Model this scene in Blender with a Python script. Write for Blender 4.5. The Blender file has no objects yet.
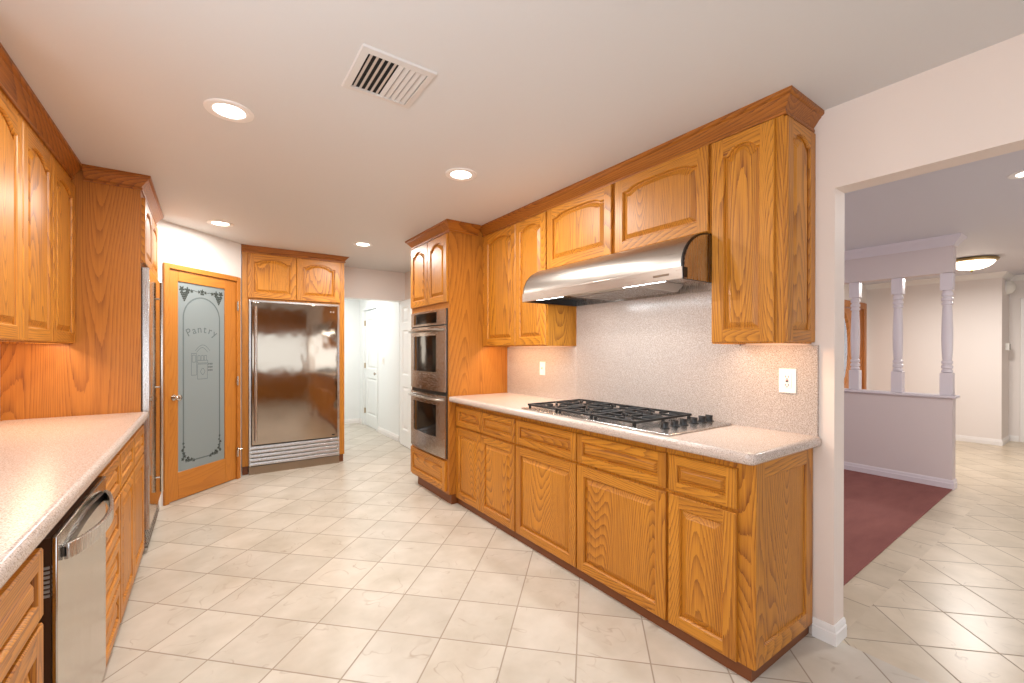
import bpy, bmesh, math, random
from mathutils import Vector, Matrix
random.seed(7)
C = bpy.context.scene.collection
SC = bpy.context.scene
R = math.radians

# ------------------------------------------------------------------ camera
yaw, pit, rol = R(34.919), R(-.13), R(.066)
r0 = Vector((math.cos(yaw), -math.sin(yaw), 0)); f0 = Vector((math.sin(yaw), math.cos(yaw), 0)); u0 = Vector((0, 0, 1))
fv = f0*math.cos(pit)+u0*math.sin(pit); uv_ = -f0*math.sin(pit)+u0*math.cos(pit)
rv = r0*math.cos(rol)+uv_*math.sin(rol); uv_ = -r0*math.sin(rol)+uv_*math.cos(rol)
cd = bpy.data.cameras.new('camera'); cam = bpy.data.objects.new('camera', cd); C.objects.link(cam)
m3 = Matrix((rv, uv_, -fv)).transposed()
cam.matrix_world = Matrix.Translation((0, 0, 1.334)) @ m3.to_4x4()
cd.sensor_width = 36; cd.lens = 36*435.8/1024
cd.shift_x = 1.24/1024; cd.shift_y = 9.66/1024; cd.clip_start = .02
SC.camera = cam

# ------------------------------------------------------------------ world, exposure, large lights
SC.view_settings.view_transform = 'Standard'; SC.view_settings.look = 'None'
SC.view_settings.exposure = .12; SC.view_settings.gamma = 1; SC.view_settings.use_curve_mapping = False
w = bpy.data.worlds.new('sky'); SC.world = w; w.use_nodes = True
w.node_tree.nodes['Background'].inputs[0].default_value = (.75, .86, 1, 1)
w.node_tree.nodes['Background'].inputs[1].default_value = 1.5
def area(name, loc, rot, sx, sy, e, col, shape='RECTANGLE', spread=180):
    l = bpy.data.lights.new(name, 'AREA'); l.shape = shape; l.size = sx
    if shape in ('RECTANGLE', 'ELLIPSE'): l.size_y = sy
    l.energy = e; l.color = col; l.spread = R(spread)
    o = bpy.data.objects.new(name, l); C.objects.link(o); o.location = loc; o.rotation_euler = rot
    return o
area('daylight_kitchen_window', (.7, -2.72, 1.28), (R(90), 0, 0), 3.1, .9, 10, (.80, .90, 1))
area('daylight_sink_window', (-.935, .45, 1.52), (R(90), 0, R(-90)), 1.3, .95, 36, (.86, .93, 1))
area('daylight_family_window', (4.22, -2.72, 1.28), (R(90), 0, 0), 3.7, .9, 19, (.9, .94, 1))
area('daylight_dining_window', (4.1, 4.12, 1.5), (R(90), 0, R(180)), 1.8, 1.2, 18, (.82, .88, 1))
area('hall_ceiling_lamp', (1.6, 7.1, 2.36), (0, 0, 0), .5, .5, 20, (1, 1, .98), 'DISK')

# ------------------------------------------------------------------ mesh builder
class MB:
    def __init__(s): s.v = []; s.f = []; s.m = []
    def face(s, pts, m=0):
        b = len(s.v); s.v += [tuple(p) for p in pts]; s.f.append(tuple(range(b, b+len(pts)))); s.m.append(m)
    def box(s, x0, x1, y0, y1, z0, z1, m=0):
        b = len(s.v)
        s.v += [(x0,y0,z0),(x1,y0,z0),(x1,y1,z0),(x0,y1,z0),(x0,y0,z1),(x1,y0,z1),(x1,y1,z1),(x0,y1,z1)]
        for q in ((0,3,2,1),(4,5,6,7),(0,1,5,4),(1,2,6,5),(2,3,7,6),(3,0,4,7)):
            s.f.append(tuple(b+i for i in q)); s.m.append(m)
    def loft(s, rings, m=0, closed=True, cap0=False, cap1=False):
        b = len(s.v); n = len(rings[0])
        for r in rings: s.v += [tuple(p) for p in r]
        for k in range(len(rings)-1):
            for i in range(n if closed else n-1):
                j = (i+1) % n
                s.f.append((b+k*n+i, b+k*n+j, b+(k+1)*n+j, b+(k+1)*n+i)); s.m.append(m)
        if cap0: s.f.append(tuple(b+i for i in reversed(range(n)))); s.m.append(m)
        if cap1: s.f.append(tuple(b+(len(rings)-1)*n+i for i in range(n))); s.m.append(m)
    def prism(s, poly, fn, a, b_, m=0):
        s.loft([[fn(p, a) for p in poly], [fn(p, b_) for p in poly]], m, True, True, True)
    def lathe(s, prof, c=(0,0,0), n=24, axis='Z', m=0):
        rings = []
        for r, h in prof:
            ring = []
            for i in range(n):
                t = 2*math.pi*i/n; a, b = r*math.cos(t), r*math.sin(t)
                p = {'Z': (a, b, h), 'X': (h, a, b), 'Y': (b, h, a)}[axis]
                ring.append((c[0]+p[0], c[1]+p[1], c[2]+p[2]))
            rings.append(ring)
        s.loft(rings, m, True, prof[0][0] > 1e-6, prof[-1][0] > 1e-6)
    def tube(s, pts, r, n=10, m=0, sx=1, sy=1):
        pts = [Vector(p) for p in pts]; rings = []; up = Vector((0, 0, 1))
        for i, p in enumerate(pts):
            d = (pts[min(i+1, len(pts)-1)]-pts[max(i-1, 0)]).normalized()
            a = d.cross(up)
            if a.length < 1e-3: a = d.cross(Vector((0, 1, 0)))
            a.normalize(); b = a.cross(d).normalized()
            rings.append([p+a*(math.cos(2*math.pi*k/n)*r*sx)+b*(math.sin(2*math.pi*k/n)*r*sy) for k in range(n)])
        s.loft(rings, m, True, True, True)
    def sweep(s, path, prof, z0, side=1, m=0):
        """profile (out, up) swept along a plan path with mitred corners; side=1: outwards is to the right of the path"""
        P = [Vector(p) for p in path]; rings = []
        def nrm(d): d = d.normalized(); return Vector((d.y, -d.x))*side
        for i, p in enumerate(P):
            if i == 0: o = nrm(P[1]-P[0])
            elif i == len(P)-1: o = nrm(P[i]-P[i-1])
            else:
                a, b = nrm(P[i]-P[i-1]), nrm(P[i+1]-P[i]); o = (a+b)/(1+a.dot(b))
            rings.append([(p.x+o.x*q[0], p.y+o.y*q[0], z0+q[1]) for q in prof])
        s.loft(rings, m, True, True, True)
    def strip(s, pts, w_, fn, m=0):
        """flat ribbon in a 2D plane, fn maps 2D to 3D"""
        P = [Vector(p) for p in pts]; a_, b_ = [], []
        for i, p in enumerate(P):
            d = (P[min(i+1, len(P)-1)]-P[max(i-1, 0)]).normalized(); n = Vector((-d.y, d.x))*w_/2
            a_.append(p+n); b_.append(p-n)
        for i in range(len(P)-1): s.face([fn(a_[i]), fn(b_[i]), fn(b_[i+1]), fn(a_[i+1])], m)
    def build(s, name, mats, parent=None, loc=(0,0,0), rot=(0,0,0), bevel=0, seg=2, smooth=True, fix=True):
        me = bpy.data.meshes.new(name); me.from_pydata(s.v, [], s.f)
        if not isinstance(mats, (list, tuple)): mats = [mats]
        for mm in mats: me.materials.append(mm)
        me.polygons.foreach_set('material_index', s.m)
        if fix:
            bm = bmesh.new(); bm.from_mesh(me); bmesh.ops.remove_doubles(bm, verts=bm.verts, dist=1e-5)
            bmesh.ops.recalc_face_normals(bm, faces=bm.faces); bm.to_mesh(me); bm.free()
        if smooth:
            me.polygons.foreach_set('use_smooth', [True]*len(me.polygons)); me.set_sharp_from_angle(angle=R(32))
        o = bpy.data.objects.new(name, me); C.objects.link(o)
        o.location = loc; o.rotation_euler = rot
        if parent: o.parent = parent
        if bevel:
            b = o.modifiers.new('edge', 'BEVEL'); b.width = bevel; b.segments = seg; b.limit_method = 'ANGLE'; b.angle_limit = R(40)
        return o
def tag(o, label, cat, group=None):
    o['label'] = label; o['category'] = cat
    if group: o['group'] = group
    return o
def thing(name, label, cat, loc=(0,0,0), rz=0, group=None):
    o = bpy.data.objects.new(name, None); C.objects.link(o); o.empty_display_size = .1
    o.location = loc; o.rotation_euler = (0, 0, R(rz)); return tag(o, label, cat, group)
def crown_part(b, m, parent):
    o = b.build('crown_molding', m); bpy.context.view_layer.update(); o.parent = parent; o.matrix_parent_inverse = parent.matrix_world.inverted(); return o
def struct(o): o['kind'] = 'structure'; return o
def tree_copy(o, parent=None):
    c = o.copy(); C.objects.link(c)
    if parent: c.parent = parent
    for ch in list(o.children): tree_copy(ch, c)
    return c

# ------------------------------------------------------------------ materials
def lin(c): return tuple(((v/255)/12.92 if v/255 <= .04045 else ((v/255+.055)/1.055)**2.4) for v in c)+(1,)
class NT:
    def __init__(s, name):
        s.mat = bpy.data.materials.new(name); s.mat.use_nodes = True; s.t = s.mat.node_tree
        s.b = s.t.nodes['Principled BSDF']
    def n(s, typ, ins=None, **kw):
        x = s.t.nodes.new(typ)
        for k, v_ in kw.items(): setattr(x, k, v_)
        for k, v_ in (ins or {}).items(): s.set(x.inputs[k], v_)
        return x
    def set(s, sock, v_):
        if isinstance(v_, bpy.types.NodeSocket): s.t.links.new(v_, sock)
        else: sock.default_value = v_
    def math(s, op, a, b=0., c=0.): return s.n('ShaderNodeMath', {0: a, 1: b, 2: c}, operation=op).outputs[0]
    def vmath(s, op, a, b=(0,0,0)): return s.n('ShaderNodeVectorMath', {0: a, 1: b}, operation=op).outputs[0]
    def noise(s, vec, scale, detail=2, rough=.5, dist=0.):
        return s.n('ShaderNodeTexNoise', {'Vector': vec, 'Scale': scale, 'Detail': detail, 'Roughness': rough, 'Distortion': dist}).outputs[0]
    def mix(s, f, a, b, mode='MIX'):
        x = s.n('ShaderNodeMix', data_type='RGBA', blend_type=mode)
        s.set(x.inputs[0], f); s.set(x.inputs[6], a); s.set(x.inputs[7], b); return x.outputs[2]
    def ramp(s, f, stops):
        x = s.n('ShaderNodeValToRGB', {0: f}); e = x.color_ramp.elements
        while len(e) < len(stops): e.new(.5)
        for el, (p, c) in zip(e, stops): el.position = p; el.color = c
        return x.outputs[0]
    def obj(s, rnd=True):
        t = s.n('ShaderNodeTexCoord').outputs['Object']
        if not rnd: return t
        q = s.n('ShaderNodeObjectInfo').outputs['Random']
        off = s.n('ShaderNodeCombineXYZ', {0: s.math('MULTIPLY', q, 37.), 1: s.math('MULTIPLY', q, 91.), 2: s.math('MULTIPLY', q, 53.)}).outputs[0]
        return s.vmath('ADD', t, off)
    def bump(s, h, st, dist=.01):
        s.set(s.b.inputs['Normal'], s.n('ShaderNodeBump', {'Height': h, 'Strength': st, 'Distance': dist}).outputs[0])
    def p(s, **kw):
        for k, v_ in kw.items(): s.set(s.b.inputs[k.replace('_', ' ')], v_)
        return s.mat
def plain(name, col, rough=.5, metal=0., **kw):
    return NT(name).p(Base_Color=lin(col), Roughness=rough, Metallic=metal, **kw)
def oak(name, axis, light=(206, 136, 38), dark=(116, 58, 8), rings=80., rough=.42, con=.9):
    t = NT(name); v0 = t.obj()
    k = {'X': (.12, 1, 1), 'Y': (1, .12, 1), 'Z': (1, 1, .12)}[axis]
    va = t.vmath('MULTIPLY', v0, k)
    f = t.noise(va, 3.0, .6, .4, .05)
    kf = {'X': (.022, 1, 1), 'Y': (1, .022, 1), 'Z': (1, 1, .022)}[axis]
    vb = t.vmath('MULTIPLY', v0, kf)
    fine = t.noise(vb, 130., 3, .65)
    f = t.math('ADD', f, t.math('MULTIPLY', fine, .006))
    fr = t.math('FRACT', t.math('MULTIPLY', f, rings))
    ring = t.math('POWER', fr, 2.6)
    pore = t.ramp(t.noise(vb, 380., 1, .5), [(.47, (0,0,0,1)), (.62, (1,1,1,1))])
    board = t.noise(t.vmath('MULTIPLY', v0, tuple(0.25 if q < .5 else 1 for q in k)), 2.0, 0)
    am = t.math('ADD', t.math('MULTIPLY', ring, .55*con), t.math('MULTIPLY', t.math('SUBTRACT', fine, .38), .9*con))
    am = t.math('ADD', am, t.math('MULTIPLY', t.math('MULTIPLY', pore, t.math('ADD', ring, .15)), .42*con))
    am = t.math('ADD', am, t.math('MULTIPLY', t.math('SUBTRACT', board, .5), .45))
    col = t.ramp(am, [(0., lin(light)), (.36, lin(tuple(a*.7+b*.3 for a, b in zip(light, dark)))), (1., lin(dark))])
    t.bump(am, .10, .002)
    return t.p(Base_Color=col, Roughness=rough, Coat_Weight=.06, Coat_Roughness=.3)
OZ, OX, OY = oak('oak_upright_grain', 'Z'), oak('oak_cross_grain', 'X'), oak('oak_long_grain', 'Y')
OC = oak('oak_crown_grain', 'Y', (180, 108, 30), (100, 48, 8)); OCX = oak('oak_crown_cross_grain', 'X', (180, 108, 30), (100, 48, 8))
OS = oak('oak_side_veneer', 'Z', (188, 119, 40), (126, 67, 14), 70., .42, .8)
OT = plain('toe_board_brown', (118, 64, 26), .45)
ODR = oak('oak_door_plain', 'Z', (196, 124, 42), (158, 88, 24), 40., .4, .5)
ODRX = oak('oak_door_rail', 'X', (196, 124, 42), (158, 88, 24), 40., .4, .5)
OENT = oak('oak_entry_door', 'Z', (190, 120, 60), (120, 68, 28), 50.)
def tile(name, S, tu, tv, diag=True, base=(202, 194, 182), gw=.0075):
    t = NT(name); v0 = t.obj(False); sp = t.n('ShaderNodeSeparateXYZ', {0: v0}); x, y = sp.outputs[0], sp.outputs[1]
    if diag:
        u = t.math('SUBTRACT', t.math('DIVIDE', t.math('ADD', x, y), S), tu)
        v = t.math('SUBTRACT', t.math('DIVIDE', t.math('SUBTRACT', y, x), S), tv)
    else:
        u = t.math('SUBTRACT', t.math('DIVIDE', x, S), tu); v = t.math('SUBTRACT', t.math('DIVIDE', y, 5.), tv)
    fu, fv_ = t.math('FRACT', u), t.math('FRACT', v)
    e = lambda q: t.math('MINIMUM', q, t.math('SUBTRACT', 1., q))
    d = t.math('MINIMUM', e(fu), e(fv_))
    g = t.math('SUBTRACT', 1., t.n('ShaderNodeMapRange', {0: d, 1: gw*.8, 2: gw*1.9, 3: 0., 4: 1.}).outputs[0])
    idv = t.n('ShaderNodeCombineXYZ', {0: t.math('FLOOR', u), 1: t.math('FLOOR', v), 2: 0.}).outputs[0]
    wn = t.n('ShaderNodeTexWhiteNoise', {'Vector': idv}, noise_dimensions='3D')
    vv = t.vmath('ADD', v0, t.vmath('MULTIPLY', wn.outputs['Color'], (31, 17, 23)))
    cloud = t.noise(vv, 4., 4, .55)
    vein = t.noise(vv, 4.2, 2.4, .55, .6)
    vein = t.math('SUBTRACT', 1., t.n('ShaderNodeMapRange', {0: t.math('ABSOLUTE', t.math('SUBTRACT', vein, .5)), 1: 0., 2: .013, 3: 0., 4: 1.}).outputs[0])
    msk = t.n('ShaderNodeMapRange', {0: t.noise(vv, 9., 2), 1: .46, 2: .70, 3: 0., 4: 1.}).outputs[0]
    vein = t.math('MULTIPLY', vein, msk)
    lo, hi = tuple(c*.91 for c in base), tuple(min(255, c*1.05) for c in base)
    lo = (lo[0], lo[1]*.985, lo[2]*.95)
    col = t.ramp(cloud, [(.25, lin(lo)), (.75, lin(hi))])
    tone = t.n('ShaderNodeMapRange', {0: wn.outputs['Value'], 1: 0., 2: 1., 3: .93, 4: 1.05}).outputs[0]
    col = t.mix(1., col, t.n('ShaderNodeCombineColor', {0: tone, 1: tone, 2: tone}).outputs[0], 'MULTIPLY')
    col = t.mix(t.math('MULTIPLY', vein, .62), col, lin((150, 128, 104)))
    col = t.mix(t.math('MULTIPLY', g, .9), col, lin((150, 134, 116)))
    t.bump(t.math('SUBTRACT', t.math('MULTIPLY', cloud, .05), t.math('ADD', t.math('MULTIPLY', vein, .3), g)), .2, .0015)
    ro = t.math('ADD', t.math('MULTIPLY', g, .4), t.n('ShaderNodeMapRange', {0: cloud, 1: .1, 2: .9, 3: .27, 4: .33}).outputs[0])
    return t.p(Base_Color=col, Roughness=ro)
TILE = tile('beige_marble_tile', .4415, .173, .155)
TILE2 = tile('beige_marble_tile_family_room', .4385, .30, .24, True, (206, 191, 169))
TILEB = tile('beige_marble_border_tile', .31, .12, .05, False, (206, 191, 169))
def solid_surface(name, base, d1, d2, rough):
    t = NT(name); v0 = t.obj(False)
    a = t.noise(v0, 260., 2, .6); b = t.noise(v0, 150., 2, .6)
    col = t.ramp(a, [(.36, lin(d1)), (.46, lin(base)), (.58, lin(base)), (.68, lin(d2))])
    col = t.mix(t.n('ShaderNodeMapRange', {0: b, 1: .55, 2: .62, 3: 0., 4: .6}).outputs[0], col, lin(d2))
    return t.p(Base_Color=col, Roughness=rough)
COUNTER = solid_surface('speckled_solid_surface', (198, 180, 168), (150, 130, 116), (222, 208, 198), .24)
SPLASH = solid_surface('speckled_backsplash', (184, 169, 158), (130, 113, 102), (210, 197, 188), .2)
def paint(name, col, bump=.08, scale=90., rough=.6):
    t = NT(name); t.bump(t.noise(t.obj(False), scale, 3, .6), bump, .003)
    return t.p(Base_Color=lin(col), Roughness=rough)
CEIL = paint('ceiling_paint', (217, 215, 213), .12, 40.)
CEIL2 = paint('ceiling_paint_family_room', (216, 213, 219), .3, 40.)
WALLP = paint('wall_paint_blush', (233, 217, 205))
WALLW = paint('wall_paint_white', (236, 232, 228))
WALLH = paint('wall_paint_hall', (240, 242, 240))
WALLL = paint('wall_paint_lilac', (220, 205, 202))
WALLC = paint('wall_paint_cream', (236, 228, 222))
TRIMW = plain('white_trim', (240, 236, 232), .35)
TRIML = plain('lilac_white_trim', (226, 216, 220), .35)
DOORW = plain('white_door', (238, 240, 238), .35)
def carpet_mat():
    t = NT('maroon_carpet'); v0 = t.obj(False)
    a = t.noise(v0, 400., 2); b = t.noise(t.vmath('MULTIPLY', v0, (1, 3, 1)), 2.2, 3, .6)
    col = t.mix(b, lin((128, 72, 66)), lin((172, 108, 98)))
    col = t.mix(t.math('MULTIPLY', a, .35), col, lin((92, 50, 48)))
    t.bump(a, .6, .006); return t.p(Base_Color=col, Roughness=.95)
CARPET = carpet_mat()
def steel(name, col=(196, 192, 188), rough=.22, wavy=0., axis='Z', brush=.06):
    t = NT(name); v0 = t.obj(False)
    k = {'Z': (1, 1, .01), 'X': (.01, 1, 1), 'Y': (1, .01, 1)}[axis]
    br = t.noise(t.vmath('MULTIPLY', v0, k), 600., 2)
    if wavy:
        wv = t.noise(t.vmath('MULTIPLY', v0, (1.6, 1., 1.)), 2.6, 2, .5)
        t.bump(wv, wavy, .03)
    ro = t.n('ShaderNodeMapRange', {0: br, 1: .3, 2: .7, 3: rough-brush, 4: rough+brush}).outputs[0]
    return t.p(Base_Color=lin(col), Metallic=1., Roughness=ro)
ST = steel('brushed_steel', rough=.26)
STY = steel('brushed_steel_hood', (180, 174, 168), .33, 0, 'Y')
STX = steel('brushed_steel_oven', (196, 188, 180), .24, 0, 'X')
STF = steel('refrigerator_steel', (164, 148, 130), .075, .09, 'X', .025)
STD = steel('dishwasher_steel', (190, 186, 178), .16, .12, 'Z', .04)
CHROME = plain('satin_nickel', (205, 200, 192), .18, 1.)
BLACK = plain('black_enamel', (16, 15, 15), .35)
IRON = plain('cast_iron_black', (22, 22, 23), .5)
BGLASS = plain('black_oven_glass', (14, 11, 10), .06)
DARK = plain('dark_recess', (20, 18, 16), .8)
TUB = plain('dark_brown_side', (74, 46, 26), .4)
PLAST = plain('white_plastic', (240, 236, 228), .4)
BRASS = plain('aged_brass', (176, 150, 100), .35, .8)
ETCH = plain('etched_grey', (108, 120, 121), .5)
ETCHD = plain('etched_dark_green_grey', (56, 64, 60), .5)
def emit(name, col, s): return NT(name).p(Base_Color=(.9, .9, .9, 1), Emission_Color=col, Emission_Strength=s)
LENS = emit('lamp_lens', (1, .93, .84, 1), 9.)
TUBE = emit('fluorescent_tube', (.95, .98, 1, 1), 12.)
DOME = emit('lit_alabaster_bowl', (1, .86, .66, 1), 5.)
FROST = NT('frosted_glass').p(Base_Color=lin((150, 162, 164)), Roughness=.32, Transmission_Weight=.22)
LEAD = NT('bevelled_glass').p(Base_Color=lin((205, 218, 230)), Roughness=.2, Transmission_Weight=.3, Emission_Color=(.75, .85, 1, 1), Emission_Strength=.25)
t = NT('bevelled_door_glass'); t.bump(t.noise(t.obj(False), 26., 2), .8, .02)
LEAD = t.p(Base_Color=lin((196, 210, 224)), Roughness=.12, Transmission_Weight=.2)

# ------------------------------------------------------------------ dimensions (metres)
H = 2.44; XR = 2.334; XR2 = 2.45; YJ = .78; ZH = 2.07; XL = -.95
XF = 1.79; DT = .02
ZC, TC = .938, .048

# ------------------------------------------------------------------ setting
b = MB(); b.box(XL-.1, XR+.05, -2.8, 8.3, -.1, 0); struct(b.build('floor', TILE))
b = MB(); b.box(XR+.05, 9.9, -2.8, .785, -.1, 0); b.box(5.875, 9.9, .785, 2.7, -.1, 0); struct(b.build('floor', TILE2))
def slab(pts, z0, z1):
    b = MB(); b.loft([[(x, y, z0) for x, y in pts], [(x, y, z1) for x, y in pts]], 0, True, True, True); return b
struct(slab([(XR+.05, .785), (5.875, .785), (5.875, 1.0), (XR+.05, .93)], -.1, 0).build('trim_1', TILEB))
struct(slab([(XR+.05, .93), (5.875, 1.0), (5.875, 4.25), (XR+.05, 4.25)], -.1, .006).build('floor', CARPET))
b = MB(); b.box(XL-.1, XR2, -2.8, 6.1, H, H+.1); struct(b.build('ceiling', CEIL))
b = MB(); b.box(XR2, 9.9, -2.8, 4.3, H, H+.1); struct(b.build('ceiling', CEIL2))
b = MB(); b.box(.6, 2.5, 6.1, 8.3, H, H+.1); struct(b.build('ceiling', WALLH))
b = MB(); b.box(XR, XR2, YJ, 6.12, 0, H); b.box(XR, XR2, -2.8, YJ, ZH, H); struct(b.build('wall_right', WALLP))
b = MB(); b.box(XL-.1, XL, -2.8, -.2, 0, H); b.box(XL-.1, XL, 1.1, 5.6, 0, H); b.box(XL-.1, XL, -.2, 1.1, 0, 1.045); b.box(XL-.1, XL, -.2, 1.1, 1.995, H); struct(b.build('wall_left', WALLP))
b = MB()
for a in ((-.2, -.15, 1.045, 1.995), (1.05, 1.1, 1.045, 1.995), (-.15, 1.05, 1.045, 1.095), (-.15, 1.05, 1.945, 1.995)): b.box(XL-.09, XL-.02, *a)
struct(b.build('window_1', TRIMW))
# wall behind the camera with its window (seen in the refrigerator's reflection)
b = MB(); b.box(XL, -.86, -2.9, -2.8, 0, H); b.box(2.26, XR, -2.9, -2.8, 0, H); b.box(-.86, 2.26, -2.9, -2.8, 0, .8); b.box(-.86, 2.26, -2.9, -2.8, 1.76, H); struct(b.build('wall_back', WALLP))
b = MB(); b.box(XL, XR, -2.8, -2.74, 1.77, H); b.box(XL, XR, -2.8, -2.3, .0, .78); struct(b.build('oak_cabinets_back', OX))  # unseen oak cabinets as plain blocks, added for the refrigerator's reflection
b = MB(); b.box(XR, 2.5, -2.9, -2.8, 0, H); b.box(6.1, 9.9, -2.9, -2.8, 0, H); b.box(2.5, 6.1, -2.9, -2.8, 0, .8); b.box(2.5, 6.1, -2.9, -2.8, 1.76, H); struct(b.build('wall_south', WALLC))
# pantry wall on the diagonal, door opening left free
pw = MB()
for s0, s1, z0, z1 in ((-.22, .03, 0, H), (.79, .85, 0, H), (.03, .79, 2.05, H)): pw.box(s0, s1, 0, .1, z0, z1)
wall_p = struct(pw.build('wall_pantry', WALLW, None, (-.304, 4.756, 0), (0, 0, R(45))))
b = MB(); b.box(XL-.1, .95, 6.4, 6.5, 0, H); struct(b.build('wall_closet', WALLW))
# header wall with the opening to the hall
b = MB(); b.box(.9, 1.40, 6.0, 6.12, 0, H); b.box(1.40, XR, 6.0, 6.12, 2.04, H); struct(b.build('wall_header', WALLC))
b = MB(); b.box(1.40, 1.412, 5.99, 6.13, 0, 2.04); b.box(1.412, 2.30, 5.99, 6.13, 2.028, 2.04); struct(b.build('trim_3', TRIMW))
# hall
b = MB(); b.box(.6, 2.5, 8.14, 8.24, 0, H); struct(b.build('wall_hall_end', WALLH))
b = MB(); b.box(.7, .8, 6.12, 8.14, 0, H); struct(b.build('wall_hall_left', WALLH))
b = MB(); b.box(2.30, 2.40, 6.12, 7.13, 0, H); b.box(2.30, 2.40, 7.87, 8.14, 0, H); b.box(2.30, 2.40, 7.13, 7.87, 2.03, H); struct(b.build('wall_hall_right', WALLH))
def baseboard(name, path, side, mat=TRIMW, h=.085, t=.014):
    b = MB(); b.sweep(path, [(0,0),(t,0),(t,h*.62),(t*.7,h*.68),(t*.7,h*.86),(t*.3,h),(0,h)], 0, side); return struct(b.build(name, mat))
baseboard('baseboard_hall', [(.8, 8.14), (2.30, 8.14), (2.30, 7.93)], 1)
baseboard('baseboard_hall_right', [(2.30, 7.07), (2.30, 6.13)], 1)
baseboard('baseboard_jamb', [(XR, .862), (XR, YJ), (XR2, YJ)], 1)
# family room and foyer
b = MB(); b.box(5.87, 5.99, 1.0, 2.6, 0, .875); struct(b.build('wall_half', WALLL))
b = MB(); b.sweep([(5.99, 2.6), (5.99, 1.0), (5.87, 1.0), (5.87, 2.6)], [(0,0),(.018,0),(.026,.008),(.026,.024),(.018,.03),(0,.03)], .872, -1); b.box(5.86, 6.0, .99, 2.6, .884, .902)
struct(b.build('trim_4', TRIML))
baseboard('baseboard_half_wall', [(5.99, 1.0), (5.87, 1.0), (5.87, 2.6)], -1, TRIML, .09)
b = MB(); b.box(5.87, 5.99, 1.0, 2.6, 2.09, H); struct(b.build('wall_beam', WALLL))
CROWN_W = [(0,0),(.012,.0),(.018,.02),(.05,.06),(.075,.085),(.08,.1),(.08,.112),(0,.112)]
b = MB(); b.sweep([(5.99, 2.6), (5.99, 1.0), (5.87, 1.0), (5.87, 2.6)], [(q[0]*.8, q[1]*.85) for q in CROWN_W], H-.0952, -1); struct(b.build('trim_5', TRIML))
b = MB(); b.box(9.15, 9.25, 1.07, 2.7, 0, H); b.box(9.25, 9.8, 1.07, 1.17, 0, H); struct(b.build('wall_foyer', WALLC))
b = MB(); b.box(9.75, 9.85, -2.8, 1.07, 0, H); struct(b.build('wall_far', WALLC))
b = MB(); b.box(5.87, 7.58, 2.6, 2.72, 0, H); b.box(8.97, 9.15, 2.6, 2.72, 0, H); b.box(7.58, 8.97, 2.6, 2.72, 2.03, H); struct(b.build('wall_entry', WALLC))
b = MB(); b.box(5.87, 5.99, 2.72, 4.3, 0, H); struct(b.build('wall_dining_east', WALLL))
b = MB(); b.box(XR2, 5.99, 4.2, 4.3, 0, H); struct(b.build('wall_dining_north', WALLL))
b = MB(); b.sweep([(9.15, 2.6), (9.15, 1.07), (9.75, 1.07), (9.75, -2.8)], [(q[0]*.7, q[1]*.7) for q in CROWN_W], H-.0784, 1); struct(b.build('trim_6', TRIMW))
baseboard('baseboard_foyer', [(9.15, 2.6), (9.15, 1.07), (9.75, 1.07), (9.75, .97)], 1)

# ------------------------------------------------------------------ cabinet joinery
def contour(w_, h_, sw, arch, o, y, n=16):
    ex = 2.4 if w_ < .5 else 4.2
    x0, x1, zb = sw+o, w_-sw-o, sw+o
    if not arch: return [(x0,y,zb),(x1,y,zb),(x1,y,h_-sw-o),(x0,y,h_-sw-o)]
    sh = min(.03, (x1-x0)*.1); zt = h_-sw*.85-o; zs = zt-arch
    pts = [(x0,y,zb),(x1,y,zb),(x1,y,zs)]
    a, c = x1-sh, x0+sh
    for i in range(n+1):
        q = i/n; tt = 1-2*q; pts.append((a+(c-a)*q, y, zs+arch*(1-abs(tt)**ex)**.85))
    pts.append((x0,y,zs)); return pts
def panel_front(name, parent, x, z, w_, h_, arch=0, sw=.052, y0=0, rz=0, horiz=False, flat=False, loc=None, t=DT, mats=None):
    """frame-and-raised-panel front; local front looks along -y"""
    ms = mats or [OZ, OX]
    c = .004; b = MB(); yf = -t
    c0 = contour(w_, h_, sw, arch, 0, yf)
    top = list(reversed(c0[2:]))             # left shoulder ... right shoulder
    b.face([(c,yf,c),(sw,yf,c),(sw,yf,h_-c),(c,yf,h_-c)], 0)
    b.face([(w_-sw,yf,c),(w_-c,yf,c),(w_-c,yf,h_-c),(w_-sw,yf,h_-c)], 0)
    b.face([(sw,yf,c),(w_-sw,yf,c),(w_-sw,yf,sw),(sw,yf,sw)], 1)
    for i in range(len(top)-1):
        p, q = top[i], top[i+1]; b.face([p, q, (q[0],yf,h_-c), (p[0],yf,h_-c)], 1)
    o1 = [(c,yf,c),(w_-c,yf,c),(w_-c,yf,h_-c),(c,yf,h_-c)]; o2 = [(0,yf+c,0),(w_,yf+c,0),(w_,yf+c,h_),(0,yf+c,h_)]
    o3 = [(0,0,0),(w_,0,0),(w_,0,h_),(0,0,h_)]
    b.loft([o3, o2, o1], 0, True, True, False)
    b.loft([c0, contour(w_, h_, sw, arch, .003, yf+.003), contour(w_, h_, sw, arch, .006, yf+.009), contour(w_, h_, sw, arch, .006, yf+.0155)], 0)
    o = b.build(name, ms, parent, loc or (x, y0, z), (0, 0, R(rz)), smooth=False, fix=False)
    p = MB(); k = min(.034, (w_-2*sw)*.2, (h_-2*sw)*.28)
    if flat: p.loft([contour(w_, h_, sw, arch, .0065, yf+.010)], 0, True, False, True)
    else: p.loft([contour(w_, h_, sw, arch, .0055, yf+.0145), contour(w_, h_, sw, arch, .013, yf+.0145), contour(w_, h_, sw, arch, k, yf+.004), contour(w_, h_, sw, arch, k+.003, yf+.002)], 0, True, False, True)
    p.build('panel', ms[1] if horiz else ms[0], o, smooth=False, fix=False)
    return o
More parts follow.
